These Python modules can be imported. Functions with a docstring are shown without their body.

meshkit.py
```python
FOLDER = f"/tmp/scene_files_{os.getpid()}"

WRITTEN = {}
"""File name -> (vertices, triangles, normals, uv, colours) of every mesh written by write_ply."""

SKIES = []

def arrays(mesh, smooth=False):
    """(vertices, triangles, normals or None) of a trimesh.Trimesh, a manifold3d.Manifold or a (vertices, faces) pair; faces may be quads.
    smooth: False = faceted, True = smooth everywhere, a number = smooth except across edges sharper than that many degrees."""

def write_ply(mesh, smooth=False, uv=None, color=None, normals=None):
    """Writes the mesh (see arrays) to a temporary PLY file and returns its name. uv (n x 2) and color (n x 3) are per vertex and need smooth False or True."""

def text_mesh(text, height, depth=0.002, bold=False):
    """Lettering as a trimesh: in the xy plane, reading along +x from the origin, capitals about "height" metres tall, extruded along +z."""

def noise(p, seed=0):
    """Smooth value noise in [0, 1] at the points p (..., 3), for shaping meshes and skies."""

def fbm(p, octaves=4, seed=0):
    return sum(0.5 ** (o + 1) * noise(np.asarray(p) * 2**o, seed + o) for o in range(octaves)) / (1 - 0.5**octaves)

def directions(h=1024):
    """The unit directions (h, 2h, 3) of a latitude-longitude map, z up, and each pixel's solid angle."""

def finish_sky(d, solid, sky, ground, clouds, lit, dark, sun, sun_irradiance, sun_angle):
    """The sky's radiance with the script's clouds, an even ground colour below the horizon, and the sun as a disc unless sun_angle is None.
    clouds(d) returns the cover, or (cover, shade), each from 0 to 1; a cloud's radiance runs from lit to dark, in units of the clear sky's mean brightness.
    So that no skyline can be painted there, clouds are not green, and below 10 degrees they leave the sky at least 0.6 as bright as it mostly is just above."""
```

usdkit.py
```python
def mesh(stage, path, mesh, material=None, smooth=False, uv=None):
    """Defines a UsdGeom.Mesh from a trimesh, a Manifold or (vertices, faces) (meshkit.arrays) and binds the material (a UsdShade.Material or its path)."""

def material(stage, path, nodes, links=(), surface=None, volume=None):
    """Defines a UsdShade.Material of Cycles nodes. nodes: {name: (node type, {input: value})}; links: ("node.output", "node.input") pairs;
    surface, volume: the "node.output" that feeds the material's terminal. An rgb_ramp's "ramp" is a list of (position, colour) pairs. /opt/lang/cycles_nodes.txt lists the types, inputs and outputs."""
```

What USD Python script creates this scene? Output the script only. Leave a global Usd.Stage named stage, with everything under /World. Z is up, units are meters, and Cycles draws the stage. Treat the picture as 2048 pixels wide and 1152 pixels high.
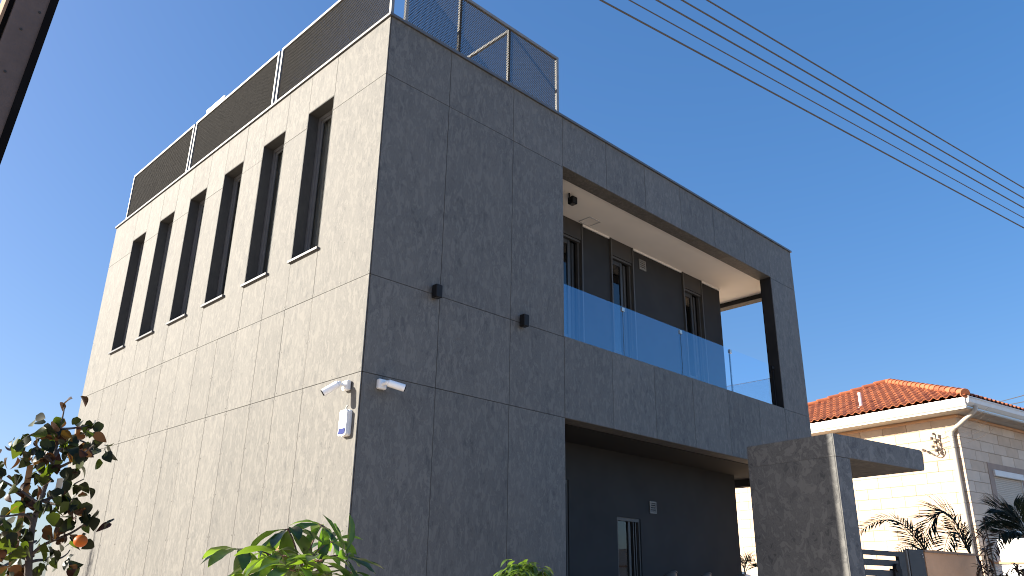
import math, random
import numpy as np
import trimesh
import manifold3d as m3
import usdkit, meshkit
from pxr import Usd, UsdGeom, UsdLux, UsdShade, Sdf, Gf

stage = Usd.Stage.CreateInMemory()
UsdGeom.SetStageUpAxis(stage, UsdGeom.Tokens.z)
UsdGeom.SetStageMetersPerUnit(stage, 1.0)
UsdGeom.Xform.Define(stage, '/World')
rng = np.random.default_rng(7)
random.seed(7)

# ------------------------------------------------------------------ camera, sky, sun, exposure
C = np.array([-5.38411, -8.10730, 1.61520])                  # eye: a person standing in the street
RM = np.array([[0.71054784, -0.70350037, 0.01445646],        # right
               [0.25845185, 0.24182184, -0.93526725],        # down
               [0.65446497, 0.66828843, 0.35364696]])        # forward
FPX = 1607.5
cam = UsdGeom.Camera.Define(stage, '/World/camera')
cam.CreateHorizontalApertureAttr(36.0)
cam.CreateVerticalApertureAttr(20.25)
cam.CreateFocalLengthAttr(36.0 * FPX / 2048)
cam.CreateClippingRangeAttr(Gf.Vec2f(0.05, 2000))
M4 = Gf.Matrix4d(*RM[0], 0, *(-RM[1]), 0, *(-RM[2]), 0, *C, 1)
UsdGeom.Xformable(cam).AddTransformOp().Set(M4)
EXPOSURE = 1.88
cam.CreateExposureAttr(EXPOSURE)

SUN_AZ = math.atan2(-0.737, 0.676)                            # atan2(x, y) of the direction towards the sun
SUN_EL = math.radians(22.5)
sun_dir = np.array([math.sin(SUN_AZ) * math.cos(SUN_EL), math.cos(SUN_AZ) * math.cos(SUN_EL), math.sin(SUN_EL)])
usdkit.material(stage, '/World/Looks/sky_air', {
    'sky': ('sky_texture', {'sky_type': 'single_scattering', 'sun_disc': False, 'sun_elevation': SUN_EL, 'sun_rotation': SUN_AZ,
                            'air_density': 1.0, 'aerosol_density': 1.8, 'ozone_density': 6.0, 'altitude': 50.0}),
    'sat': ('hsv', {'hue': 0.513, 'saturation': 1.20, 'value': 1.0, 'fac': 1.0}), 'tone': ('gamma', {'gamma': 0.67}),
    'bg': ('background_shader', {'strength': 0.092})}, [('sky.color', 'sat.color'), ('sat.color', 'tone.color'), ('tone.color', 'bg.color')], surface='bg.background')
dome = UsdLux.DomeLight.Define(stage, '/World/sky')
UsdShade.MaterialBindingAPI.Apply(dome.GetPrim()).Bind(UsdShade.Material.Get(stage, '/World/Looks/sky_air'))
dome.GetPrim().SetCustomDataByKey('kind', 'structure')
sun = UsdLux.DistantLight.Define(stage, '/World/sun')
sun.CreateIntensityAttr(1.06)
sun.CreateAngleAttr(0.53)
sun.CreateNormalizeAttr(True)
sun.CreateColorAttr(Gf.Vec3f(1.0, 0.92, 0.79))
z_ = sun_dir; x_ = np.cross([0, 0, 1.0], z_); x_ /= np.linalg.norm(x_); y_ = np.cross(z_, x_)
UsdGeom.Xformable(sun).AddTransformOp().Set(Gf.Matrix4d(*x_, 0, *y_, 0, *z_, 0, 0, 0, 30, 1))

# ------------------------------------------------------------------ helpers
def ray(u, v):
    d = np.array([(u - 1024) / FPX, (v - 576) / FPX, 1.0]) @ RM
    return d
def at(u, v, dist):
    """The point seen at photo pixel (u, v), dist metres away measured over the ground."""
    d = ray(u, v)
    return C + d * (dist / math.hypot(d[0], d[1]))

used = {}
LOC = {}
def numbered(path):
    k = used.get(path, 0); used[path] = k + 1
    return path if k == 0 else f'{path}_{k:03d}'
def tag(p, label=None, cat=None, group=None, kind=None):
    p = p.GetPrim() if hasattr(p, 'GetPrim') else p
    for k, v in (('label', label), ('category', cat), ('group', group), ('kind', kind)):
        if v: p.SetCustomDataByKey(k, v)
    return p
def thing(name, label, cat, loc=(0, 0, 0), rotz=0.0, group=None):
    path = numbered('/World/' + name)
    x = UsdGeom.Xform.Define(stage, path)
    x.AddTranslateOp().Set(Gf.Vec3d(*map(float, loc)))
    if rotz: x.AddRotateZOp().Set(float(rotz))
    LOC[path] = (np.array(loc, float), float(rotz))
    return tag(x, label, cat, group)
def cat_(ms):
    ms = [m for m in (ms if isinstance(ms, list) else [ms])]
    return ms[0] if len(ms) == 1 else trimesh.util.concatenate(ms)
def obj(name, mesh, mat, parent=None, smooth=False, kind=None, label=None, world=False):
    """One Mesh prim; world=True takes world coordinates under a thing that has only a translation."""
    mesh = cat_(mesh)
    base = '/World' if parent is None else str(parent.GetPath())
    if world and parent is not None:
        top = '/World/' + base.split('/')[2]
        mesh = mesh.copy(); mesh.apply_translation(-LOC[top][0])
    p = usdkit.mesh(stage, numbered(base + '/' + name), mesh, M[mat], smooth=smooth).GetPrim()
    return tag(p, label, None, None, kind)
def copy_thing(src, loc, label, rotz=None):
    r = thing(src.GetName(), label, src.GetCustomDataByKey('category'), loc, LOC[str(src.GetPath())][1] if rotz is None else rotz, src.GetCustomDataByKey('group'))
    r.GetReferences().AddInternalReference(src.GetPath()); r.SetInstanceable(True)
    return r
def bx(x0, y0, z0, x1, y1, z1):
    b = trimesh.creation.box(extents=(x1 - x0, y1 - y0, z1 - z0))
    b.apply_translation(((x0 + x1) / 2, (y0 + y1) / 2, (z0 + z1) / 2)); return b
def cham(x0, y0, z0, x1, y1, z1, c=0.01):
    """A box with chamfered edges."""
    pts = []
    for sx in (0, 1):
        for sy in (0, 1):
            for sz in (0, 1):
                p = np.array([(x0, x1)[sx], (y0, y1)[sy], (z0, z1)[sz]])
                s = np.array([1 - 2 * sx, 1 - 2 * sy, 1 - 2 * sz]) * c
                for k in range(3):
                    q = p + s; q[k] = p[k]; pts.append(q)
    return trimesh.convex.convex_hull(np.array(pts))
def man(mesh):
    return m3.Manifold(m3.Mesh(np.asarray(mesh.vertices, np.float32), np.asarray(mesh.faces, np.uint32)))
def tri(man_):
    m = man_.to_mesh(); return trimesh.Trimesh(m.vert_properties[:, :3], m.tri_verts, process=False)
def cut(a, holes):
    r = man(a)
    for h in holes: r = r - man(h)
    return tri(r)
def tube(points, radii, n=8, cap=True):
    P = np.array(points, float); R = np.broadcast_to(np.asarray(radii, float), len(P))
    T = np.gradient(P, axis=0); T /= np.linalg.norm(T, axis=1, keepdims=True) + 1e-12
    ref = np.array([0, 0, 1.0]) if abs(T[0][2]) < 0.9 else np.array([1.0, 0, 0])
    rings = []
    for p, t, r in zip(P, T, R):
        a = np.cross(t, ref); a /= np.linalg.norm(a); b = np.cross(t, a); ref = np.cross(a, t) if True else ref
        th = np.arange(n) * 2 * np.pi / n
        rings.append(p + r * (np.cos(th)[:, None] * a + np.sin(th)[:, None] * b))
    V = np.vstack(rings + [P[:1], P[-1:]]); F = []
    for i in range(len(P) - 1):
        for j in range(n):
            a, b, c, d = i * n + j, i * n + (j + 1) % n, (i + 1) * n + (j + 1) % n, (i + 1) * n + j
            F += [(a, c, b), (a, d, c)]
    if cap:
        for j in range(n):
            F += [(len(V) - 2, j, (j + 1) % n), (len(V) - 1, (len(P) - 1) * n + (j + 1) % n, (len(P) - 1) * n + j)]
    return trimesh.Trimesh(V, np.array(F), process=False)
def bar(p, q, w, h, up=(0, 0, 1)):
    """A rectangular bar from p to q, w wide and h high."""
    p, q = np.array(p, float), np.array(q, float); t = q - p; L = np.linalg.norm(t); t /= L
    a = np.cross(t, up); a /= np.linalg.norm(a); b = np.cross(a, t)
    m = trimesh.creation.box(extents=(w, h, L))
    T = np.eye(4); T[:3, 0] = a; T[:3, 1] = b; T[:3, 2] = np.cross(a, b); T[:3, 3] = (p + q) / 2
    m.apply_transform(T); return m
def smooth_path(pts, n):
    from scipy.interpolate import CubicSpline
    P = np.array(pts, float); s = np.r_[0, np.cumsum(np.linalg.norm(np.diff(P, axis=0), axis=1))]
    return CubicSpline(s, P)(np.linspace(0, s[-1], n))

# ------------------------------------------------------------------ materials
M = {}
def mat(name, nodes, links=(), surface='p.BSDF', volume=None):
    M[name] = usdkit.material(stage, '/World/Looks/' + name, nodes, links, surface=surface, volume=volume)
def plain(name, col, rough=0.6, metal=0.0, var=0.12, scale=6.0, spec=0.5, bump=0.0, bscale=40.0):
    n = {'g': ('geometry', {}), 'n': ('noise_texture', {'scale': scale, 'detail': 5.0, 'roughness': 0.6}),
         'r': ('rgb_ramp', {'ramp': [(0.3, tuple(c * (1 - var) for c in col)), (0.7, tuple(min(1, c * (1 + var)) for c in col))]}),
         'p': ('principled_bsdf', {'roughness': rough, 'metallic': metal, 'specular_ior_level': spec})}
    l = [('g.position', 'n.vector'), ('n.fac', 'r.fac'), ('r.color', 'p.base_color')]
    if bump:
        n['n2'] = ('noise_texture', {'scale': bscale, 'detail': 4.0}); n['b'] = ('bump', {'strength': bump, 'distance': 0.01})
        l += [('g.position', 'n2.vector'), ('n2.fac', 'b.height'), ('b.normal', 'p.normal')]
    mat(name, n, l)

def cement(name, base, dark, light, zs=0.42, sc=15.0, amount=1.0, offset=True, rough=0.72):
    """Through-coloured fibre cement: cloudy darker blotches with crisp edges over a pale grey ground, drawn out downwards."""
    n = {'g': ('geometry', {}), 'oi': ('object_info', {}),
         'mp': ('mapping', {'mapping_type': 'point', 'scale': (1, 1, zs)}),
         'ofs': ('combine_xyz', {}), 'k': ('math', {'math_type': 'multiply', 'value2': 37.0}), 'k2': ('math', {'math_type': 'multiply', 'value2': 91.0}),
         'add': ('mix_vector', {'fac': 0.5, 'use_clamp': False}),
         'a': ('noise_texture', {'scale': sc * 2, 'detail': 6.0, 'roughness': 0.66, 'distortion': 0.55}),
         'ar': ('rgb_ramp', {'ramp': [(0.0, (0, 0, 0)), (0.44, (0.05,) * 3), (0.50, (0.75,) * 3), (0.56, (0.35,) * 3), (0.62, (0.95,) * 3), (1.0, (1, 1, 1))]}),
         'c': ('noise_texture', {'scale': sc * 0.5, 'detail': 3.0, 'roughness': 0.5, 'distortion': 0.4}),
         'cr': ('rgb_ramp', {'ramp': [(0.35, (0, 0, 0)), (0.65, (1, 1, 1))]}),
         'f': ('noise_texture', {'scale': sc * 9, 'detail': 3.0, 'roughness': 0.7}),
         'mul': ('mix', {'mix_type': 'multiply', 'fac': 0.4}),
         'col': ('mix', {'mix_type': 'mix', 'color1': base, 'color2': dark}),
         'fr': ('rgb_ramp', {'ramp': [(0.3, (0.86,) * 3), (0.7, (1.0,) * 3)]}),
         'fin': ('mix', {'mix_type': 'multiply', 'fac': 0.8}),
         'tone': ('hsv', {'hue': 0.5, 'saturation': 1.0}), 'tv': ('map_range', {'from_min': 0.0, 'from_max': 1.0, 'to_min': 0.93, 'to_max': 1.06}),
         'b': ('bump', {'strength': 0.12, 'distance': 0.004}), 'bwc': ('rgb_to_bw', {}), 'amt': ('math', {'math_type': 'multiply', 'value2': amount}),
         'p': ('principled_bsdf', {'roughness': rough, 'specular_ior_level': 0.35})}
    l = [('g.position', 'mp.vector'), ('oi.random', 'k.value1'), ('oi.random', 'k2.value1'), ('k.value', 'ofs.x'), ('k2.value', 'ofs.y'), ('k.value', 'ofs.z'),
         ('mp.vector', 'add.a'), ('ofs.vector', 'add.b'), ('add.result', 'a.vector'), ('add.result', 'c.vector'), ('add.result', 'f.vector'),
         ('a.fac', 'ar.fac'), ('c.fac', 'cr.fac'), ('ar.color', 'mul.color1'), ('cr.color', 'mul.color2'), ('mul.color', 'bwc.color'), ('bwc.val', 'amt.value1'), ('amt.value', 'col.fac'),
         ('f.fac', 'fr.fac'), ('col.color', 'fin.color1'), ('fr.color', 'fin.color2'), ('oi.random', 'tv.value'), ('tv.result', 'tone.value'), ('fin.color', 'tone.color'),
         ('tone.color', 'p.base_color'), ('f.fac', 'b.height'), ('b.normal', 'p.normal')]
    mat(name, n, l)
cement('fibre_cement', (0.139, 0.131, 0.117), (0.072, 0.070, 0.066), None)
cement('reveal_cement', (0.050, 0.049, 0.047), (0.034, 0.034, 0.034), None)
cement('portal_cement', (0.142, 0.139, 0.132), (0.052, 0.053, 0.055), None, zs=0.85, sc=7.5)
plain('membrane', (0.03, 0.03, 0.032), 0.9)
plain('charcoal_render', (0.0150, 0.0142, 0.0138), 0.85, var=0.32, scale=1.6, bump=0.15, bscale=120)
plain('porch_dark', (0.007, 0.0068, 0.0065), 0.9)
plain('tile_floor', (0.76, 0.67, 0.55), 0.5, var=0.05)
plain('screw', (0.05, 0.045, 0.04), 0.5)
plain('frame_grey', (0.10, 0.10, 0.103), 0.4, var=0.1)
plain('ceiling_white', (0.84, 0.79, 0.71), 0.85, var=0.03, scale=1.5)
plain('trim_white', (0.78, 0.76, 0.72), 0.6, var=0.03)
plain('dark_metal', (0.0225, 0.0230, 0.0250), 0.45, 0.0, var=0.15, scale=9)
plain('rail_metal', (0.15, 0.148, 0.145), 0.42, 0.0, var=0.15, scale=9)
plain('mesh_metal', (0.030, 0.028, 0.0255), 0.85, 0.0, var=0.2, scale=14, spec=0.08)
plain('cap_metal', (0.0720, 0.0720, 0.0732), 0.4, 0.0, var=0.12, scale=5)
plain('window_frame', (0.0350, 0.0340, 0.0330), 0.4, var=0.1)
plain('door_brown', (0.0297, 0.0252, 0.0217), 0.55, var=0.1)
plain('door_trim', (0.0585, 0.0549, 0.0504), 0.5, var=0.1)
plain('interior_dark', (0.02, 0.02, 0.02), 0.9)
plain('curtain', (0.30, 0.27, 0.225), 0.9, var=0.1, scale=3)
plain('steel', (0.62, 0.52, 0.43), 0.3, 0.9, var=0.1)
plain('white_plastic', (0.78, 0.78, 0.77), 0.35, var=0.03, scale=12)
plain('grey_plastic', (0.42, 0.42, 0.43), 0.45, var=0.05)
plain('black_plastic', (0.010, 0.010, 0.011), 0.6, var=0.1, spec=0.2)
plain('blue_plastic', (0.004, 0.012, 0.13), 0.2, var=0.05)
plain('louvre', (0.1650, 0.1595, 0.1485), 0.6, var=0.1)
plain('pole_face', (0.085, 0.060, 0.051), 0.85, var=0.35, scale=2.2, bump=0.4, bscale=30)
plain('pole_rust', (0.22, 0.13, 0.075), 0.9, var=0.3, scale=5)
plain('pole_dark', (0.006, 0.0055, 0.0055), 1.0, var=0.3, scale=3, spec=0.05)
plain('wire', (0.0600, 0.0510, 0.0450), 0.6, var=0.1)
plain('stone', (0.55, 0.42, 0.31), 0.85, var=0.10, scale=2.4, bump=0.3, bscale=70)
plain('stone_pale', (0.59, 0.46, 0.345), 0.85, var=0.09, scale=2.1, bump=0.3, bscale=70)
plain('stone_tan', (0.51, 0.375, 0.265), 0.85, var=0.11, scale=2.7, bump=0.3, bscale=70)
plain('mortar', (0.27, 0.20, 0.135), 0.95)
plain('roof_tile', (0.33, 0.098, 0.036), 0.8, var=0.16, scale=5, bump=0.2)
plain('roof_tile_pale', (0.37, 0.120, 0.050), 0.8, var=0.16, scale=5, bump=0.2)
plain('roof_tile_dark', (0.26, 0.074, 0.030), 0.8, var=0.18, scale=5, bump=0.2)
plain('fascia', (0.6630, 0.6290, 0.5780), 0.6, var=0.04)
plain('pipe_cream', (0.4340, 0.3920, 0.3290), 0.45, var=0.05)
plain('tan_plaster', (0.58, 0.335, 0.185), 0.9, var=0.10, scale=2.2, bump=0.2, bscale=60)
plain('tan_cap', (0.26, 0.17, 0.11), 0.85, var=0.12)
plain('window_band', (0.30, 0.215, 0.165), 0.9, var=0.08)
plain('shutter', (0.47, 0.37, 0.275), 0.6, var=0.04)
plain('garden_white', (0.80, 0.78, 0.73), 0.85, var=0.05)
plain('bark', (0.075, 0.058, 0.05), 0.9, var=0.3, scale=14, bump=0.5, bscale=60)
plain('stake_wood', (0.42, 0.22, 0.095), 0.8, var=0.3, scale=10, bump=0.3, bscale=50)
plain('stem_green', (0.10, 0.12, 0.035), 0.6, var=0.2)
plain('petiole_red', (0.16, 0.075, 0.05), 0.6, var=0.2)
plain('persimmon', (0.40, 0.085, 0.005), 0.5, var=0.12, scale=20, spec=0.25)
plain('paving', (0.46, 0.37, 0.28), 0.9, var=0.12, scale=0.8)
plain('asphalt', (0.25, 0.215, 0.175), 0.95, var=0.2, scale=3)
plain('tag_paper', (0.75, 0.73, 0.70), 0.8, var=0.05)
plain('porcelain', (0.10, 0.075, 0.06), 0.3, var=0.1)

def leafmat(name, col, under, trans=0.35, rough=0.38, spec=0.5):
    n = {'g': ('geometry', {}), 'oi': ('object_info', {}),
         'n': ('noise_texture', {'scale': 22.0, 'detail': 3.0}),
         'r': ('rgb_ramp', {'ramp': [(0.3, tuple(c * 0.75 for c in col)), (0.7, tuple(c * 1.25 for c in col))]}),
         'mx': ('mix', {'mix_type': 'mix', 'color2': under}),
         'hv': ('map_range', {'to_min': 0.7, 'to_max': 1.3}), 'h': ('hsv', {}),
         'p': ('principled_bsdf', {'roughness': rough, 'specular_ior_level': spec}),
         't': ('translucent_bsdf', {}), 'tc': ('mix', {'mix_type': 'multiply', 'fac': 1.0, 'color2': (2.6, 2.9, 0.9)}),
         'm': ('mix_closure', {'fac': trans})}
    l = [('g.position', 'n.vector'), ('n.fac', 'r.fac'), ('r.color', 'mx.color1'), ('g.backfacing', 'mx.fac'), ('oi.random', 'hv.value'), ('hv.result', 'h.value'),
         ('mx.color', 'h.color'), ('h.color', 'p.base_color'), ('h.color', 'tc.color1'), ('tc.color', 't.color'), ('p.BSDF', 'm.closure1'), ('t.BSDF', 'm.closure2')]
    mat(name, n, l, surface='m.closure')
leafmat('leaf_persimmon', (0.012, 0.017, 0.007), (0.018, 0.022, 0.010), 0.15, 0.45, 0.22)
leafmat('leaf_persimmon_olive', (0.034, 0.046, 0.008), (0.04, 0.05, 0.012), 0.45, 0.45, 0.22)
leafmat('leaf_persimmon_red', (0.028, 0.010, 0.007), (0.05, 0.022, 0.014), 0.2, 0.45, 0.22)
leafmat('leaf_persimmon_orange', (0.075, 0.03, 0.008), (0.11, 0.055, 0.015), 0.25, 0.45, 0.22)
leafmat('leaf_umbrella', (0.026, 0.058, 0.012), (0.065, 0.10, 0.03), 0.32, 0.32)
leafmat('leaf_umbrella_lime', (0.060, 0.105, 0.010), (0.10, 0.15, 0.025), 0.45, 0.32)
leafmat('leaf_bush', (0.055, 0.095, 0.020), (0.08, 0.12, 0.03), 0.35, 0.32)
leafmat('leaf_palm', (0.011, 0.016, 0.008), (0.014, 0.02, 0.01), 0.12, 0.5, 0.2)
leafmat('leaf_palm_brown', (0.035, 0.021, 0.012), (0.04, 0.025, 0.014), 0.15, 0.5, 0.2)
leafmat('leaf_cordyline', (0.045, 0.014, 0.010), (0.05, 0.02, 0.014), 0.2, 0.32)

def glass(name, ior, tint=(1, 1, 1), refl=(1, 1, 1)):
    """Thin pane: mirrors by fresnel at its outer faces only, lets the rest straight through."""
    mat(name, {'g': ('geometry', {}), 'f': ('fresnel', {'IOR': ior}), 'k': ('math', {'math_type': 'subtract', 'value1': 1.0}), 'fk': ('math', {'math_type': 'multiply'}),
               't': ('transparent_bsdf', {'color': tint}), 'gl': ('glossy_bsdf', {'roughness': 0.0, 'color': refl}), 'm': ('mix_closure', {})},
        [('g.backfacing', 'k.value2'), ('k.value', 'fk.value1'), ('f.fac', 'fk.value2'), ('fk.value', 'm.fac'), ('t.BSDF', 'm.closure1'), ('gl.BSDF', 'm.closure2')], surface='m.closure')
glass('balustrade_glass', 2.9, (0.98, 0.99, 1.0), (0.55, 0.80, 1.0))
glass('pane_glass', 1.6, (0.75, 0.78, 0.80))
plain('glass_edge', (0.25, 0.42, 0.45), 0.2)

# ------------------------------------------------------------------ ground and terrace
g = bx(-400, -400, -0.3, 400, 400, 0.0)
tag(obj('ground', g, 'paving'), kind='structure')
STREET = -9.5
th = math.radians(STREET); E1 = np.array([math.cos(th), math.sin(th), 0]); EB = np.array([-math.sin(th), math.cos(th), 0])
def street_box(org, x0, y0, z0, x1, y1, z1):
    b = bx(x0, y0, z0, x1, y1, z1)
    b.apply_transform(trimesh.transformations.rotation_matrix(th, (0, 0, 1))); b.apply_translation(org); return b
tag(obj('road', street_box((-5, -9.5, 0), -60, -5.5, 0.004, 60, -1.3, 0.008), 'asphalt'), kind='structure')
TZ = 1.15
tag(obj('terrace', bx(0.3, 0.02, 0.004, 13.2, 14, TZ), 'paving'), kind='structure')

# ------------------------------------------------------------------ the grey cement-board house
ZT, ZJ1, ZJ2, ZJ3 = 9.442, 8.450, 5.400, 4.113
ZO = 8.470                                           # top of the balcony opening
XV = [0, 1.171, 2.532, 3.731, 4.927, 6.112, 7.311, 8.540, 9.752, 10.868, 12.011]
YB, YE = 1.349, 10.653
WIN = [(1.352 + 1.4466 * k, 1.352 + 1.4466 * k + 0.748) for k in range(6)]
WZ0, WZ1 = 6.158, 8.725
house = thing('house', 'modern two-storey house clad in large grey cement boards with recessed balcony', 'house')
GAP = 0.004
T = 0.014
def front_panel(x0, x1, z0, z1):
    d = float(rng.normal(0, 0.0008))
    obj('panel', bx(x0 + GAP, d, z0 + GAP, x1 - GAP, T + d, z1 - GAP), 'fibre_cement', house)
def left_panel(y0, y1, z0, z1):
    d = float(rng.normal(0, 0.0008))
    obj('panel', bx(d, y0 + GAP, z0 + GAP, T + d, y1 - GAP, z1 - GAP), 'fibre_cement', house)
ZB = 1.06
for i in range(3):                                   # the full-height bay left of the balcony
    x0, x1 = max(XV[i], 0.018), XV[i + 1]
    for z0, z1 in ((ZJ1, ZT), (ZJ2, ZJ1), (ZJ3, ZJ2), (ZB, ZJ3)):
        front_panel(x0, x1, z0, z1)
for i in range(3, 9):                                # beam above and band below the balcony
    front_panel(XV[i], XV[i + 1], ZO, ZT)
    front_panel(XV[i], XV[i + 1], ZJ3, ZJ2)
for z0, z1 in ((ZJ1, ZT), (ZJ2, ZJ1), (ZJ3, ZJ2), (ZB, ZJ3)):
    front_panel(XV[9], XV[10], z0, z1)
cols = [0.0] + [v for w in WIN for v in w] + [YE]
for i in range(len(cols) - 1):
    y0, y1 = cols[i], cols[i + 1]
    if i % 2 == 1:
        left_panel(y0, y1, WZ1, ZT); left_panel(y0, y1, ZJ2, WZ0)
    else:
        left_panel(y0, y1, ZJ1, ZT); left_panel(y0, y1, ZJ2, ZJ1)
    left_panel(y0, y1, ZJ3, ZJ2); left_panel(y0, y1, ZB, ZJ3)
# screw heads along the joints of the sunny side and the front bay
sc = []
def screw_l(y, z):
    s = trimesh.creation.cylinder(radius=0.007, height=0.006, sections=6); s.apply_transform(trimesh.transformations.rotation_matrix(math.pi / 2, (0, 1, 0))); s.apply_translation((-0.001, y, z)); sc.append(s)
for i in range(len(cols) - 1):
    y0, y1 = cols[i], cols[i + 1]
    segs = [(ZB, ZJ3), (ZJ3, ZJ2)] + ([(WZ1, ZT), (ZJ2, WZ0)] if i % 2 == 1 else [(ZJ1, ZT), (ZJ2, ZJ1)])
    for z0, z1 in segs:
        n = max(2, int(round((z1 - z0) / 0.62)) + 1)
        for z in np.linspace(z0 + 0.05, z1 - 0.05, n):
            for y in ((y0 + 0.035, y1 - 0.035) if y1 - y0 < 1 else (y0 + 0.035, (y0 + y1) / 2, y1 - 0.035)):
                screw_l(y, z)
obj('screw_heads', sc, 'screw', house, kind='stuff')
# core behind the boards
core = man(bx(0.034, 0.034, TZ - 0.1, 3.70, 4.0, 9.40)) + man(bx(0.034, YB, TZ - 0.1, XV[9] - 0.01, 3.1, 9.38)) + man(bx(0.036, 3.9, TZ - 0.1, 4.6, YE - 0.02, 9.39))
for (y0, y1) in WIN:
    core = core - man(bx(-0.2, y0, WZ0, 0.9, y1, WZ1))
DOORS = [(5.02, 5.777), (6.664, 7.422), (9.264, 10.043)]
for (x0, x1) in DOORS:
    core = core - man(bx(x0 + 0.03, YB - 0.2, 5.12, x1 - 0.03, 2.6, 8.13))
GW = [(4.35, 5.323, 1.2, 3.449), (6.645, 7.35, 1.4, 2.93)]
for (x0, x1, z0, z1) in GW:
    core = core - man(bx(x0, YB - 0.2, z0, x1, 2.6, z1))
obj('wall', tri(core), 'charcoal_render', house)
obj('plinth', [bx(0.03, 0.03, 0.0, 0.29, YE - 0.02, 1.05), bx(0.29, 0.012, 0.0, 12.0, 0.019, 1.05)], 'charcoal_render', house)
# reveals of cement board round the six windows, with window and sill
for k, (y0, y1) in enumerate(WIN):
    r = [bx(0.0, y0 + 0.001, WZ0, 0.21, y0 + 0.013, WZ1), bx(0.0, y1 - 0.013, WZ0, 0.21, y1 - 0.001, WZ1), bx(0.0, y0 + 0.013, WZ1 - 0.013, 0.21, y1 - 0.013, WZ1 - 0.001)]
    w = UsdGeom.Xform.Define(stage, numbered(str(house.GetPath()) + '/window')).GetPrim()
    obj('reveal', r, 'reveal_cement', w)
    a0, a1, b0, b1 = y0 + 0.013, y1 - 0.013, WZ0 + 0.01, WZ1 - 0.013
    obj('frame', [bx(0.185, a0, b0, 0.25, a0 + 0.055, b1), bx(0.185, a1 - 0.055, b0, 0.25, a1, b1), bx(0.185, a0 + 0.055, b1 - 0.06, 0.25, a1 - 0.055, b1), bx(0.185, a0 + 0.055, b0, 0.25, a1 - 0.055, b0 + 0.05),
                  bx(0.21, a0 + 0.057, b0 + 0.05, 0.235, a0 + 0.10, b1 - 0.06), bx(0.21, a1 - 0.10, b0 + 0.05, 0.235, a1 - 0.057, b1 - 0.06), bx(0.21, a0 + 0.1, b1 - 0.1, 0.235, a1 - 0.1, b1 - 0.06)], 'frame_grey', w)
    obj('pane', bx(0.222, a0 + 0.08, b0 + 0.04, 0.228, a1 - 0.08, b1 - 0.08), 'pane_glass', w)
    yy = np.linspace(a0, a1, 50); zz = np.array([b0, b1]); wv = 0.285 + 0.02 * np.sin(yy * 55 + k)
    V = np.array([(wv[i], yy[i], z) for i in range(50) for z in zz]); F = [(2 * i, 2 * i + 1, 2 * i + 3, 2 * i + 2) for i in range(49)]
    cu = trimesh.Trimesh(V, np.array([t for f in F for t in ((f[0], f[1], f[2]), (f[0], f[2], f[3]))]), process=False)
    obj('curtain', cu, 'curtain', w, smooth=True)
    obj('sill', [bx(-0.045, y0 - 0.03, WZ0 - 0.028, 0.2, y1 + 0.03, WZ0 + 0.006)], 'cap_metal', w)
# roof edge
cap = man(bx(-0.03, -0.03, ZT, 12.04, 0.30, ZT + 0.042)) + man(bx(-0.03, -0.03, ZT, 0.30, YE + 0.03, ZT + 0.042)) + man(bx(11.75, -0.03, ZT, 12.04, 2.05, ZT + 0.042))
obj('coping', tri(cap), 'cap_metal', house)
obj('roof', [bx(0.1, 0.1, 9.36, 4.5, 10.5, 9.405), bx(4.5, 0.1, 9.36, 11.9, 2.0, 9.405)], 'paving', house)
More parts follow.
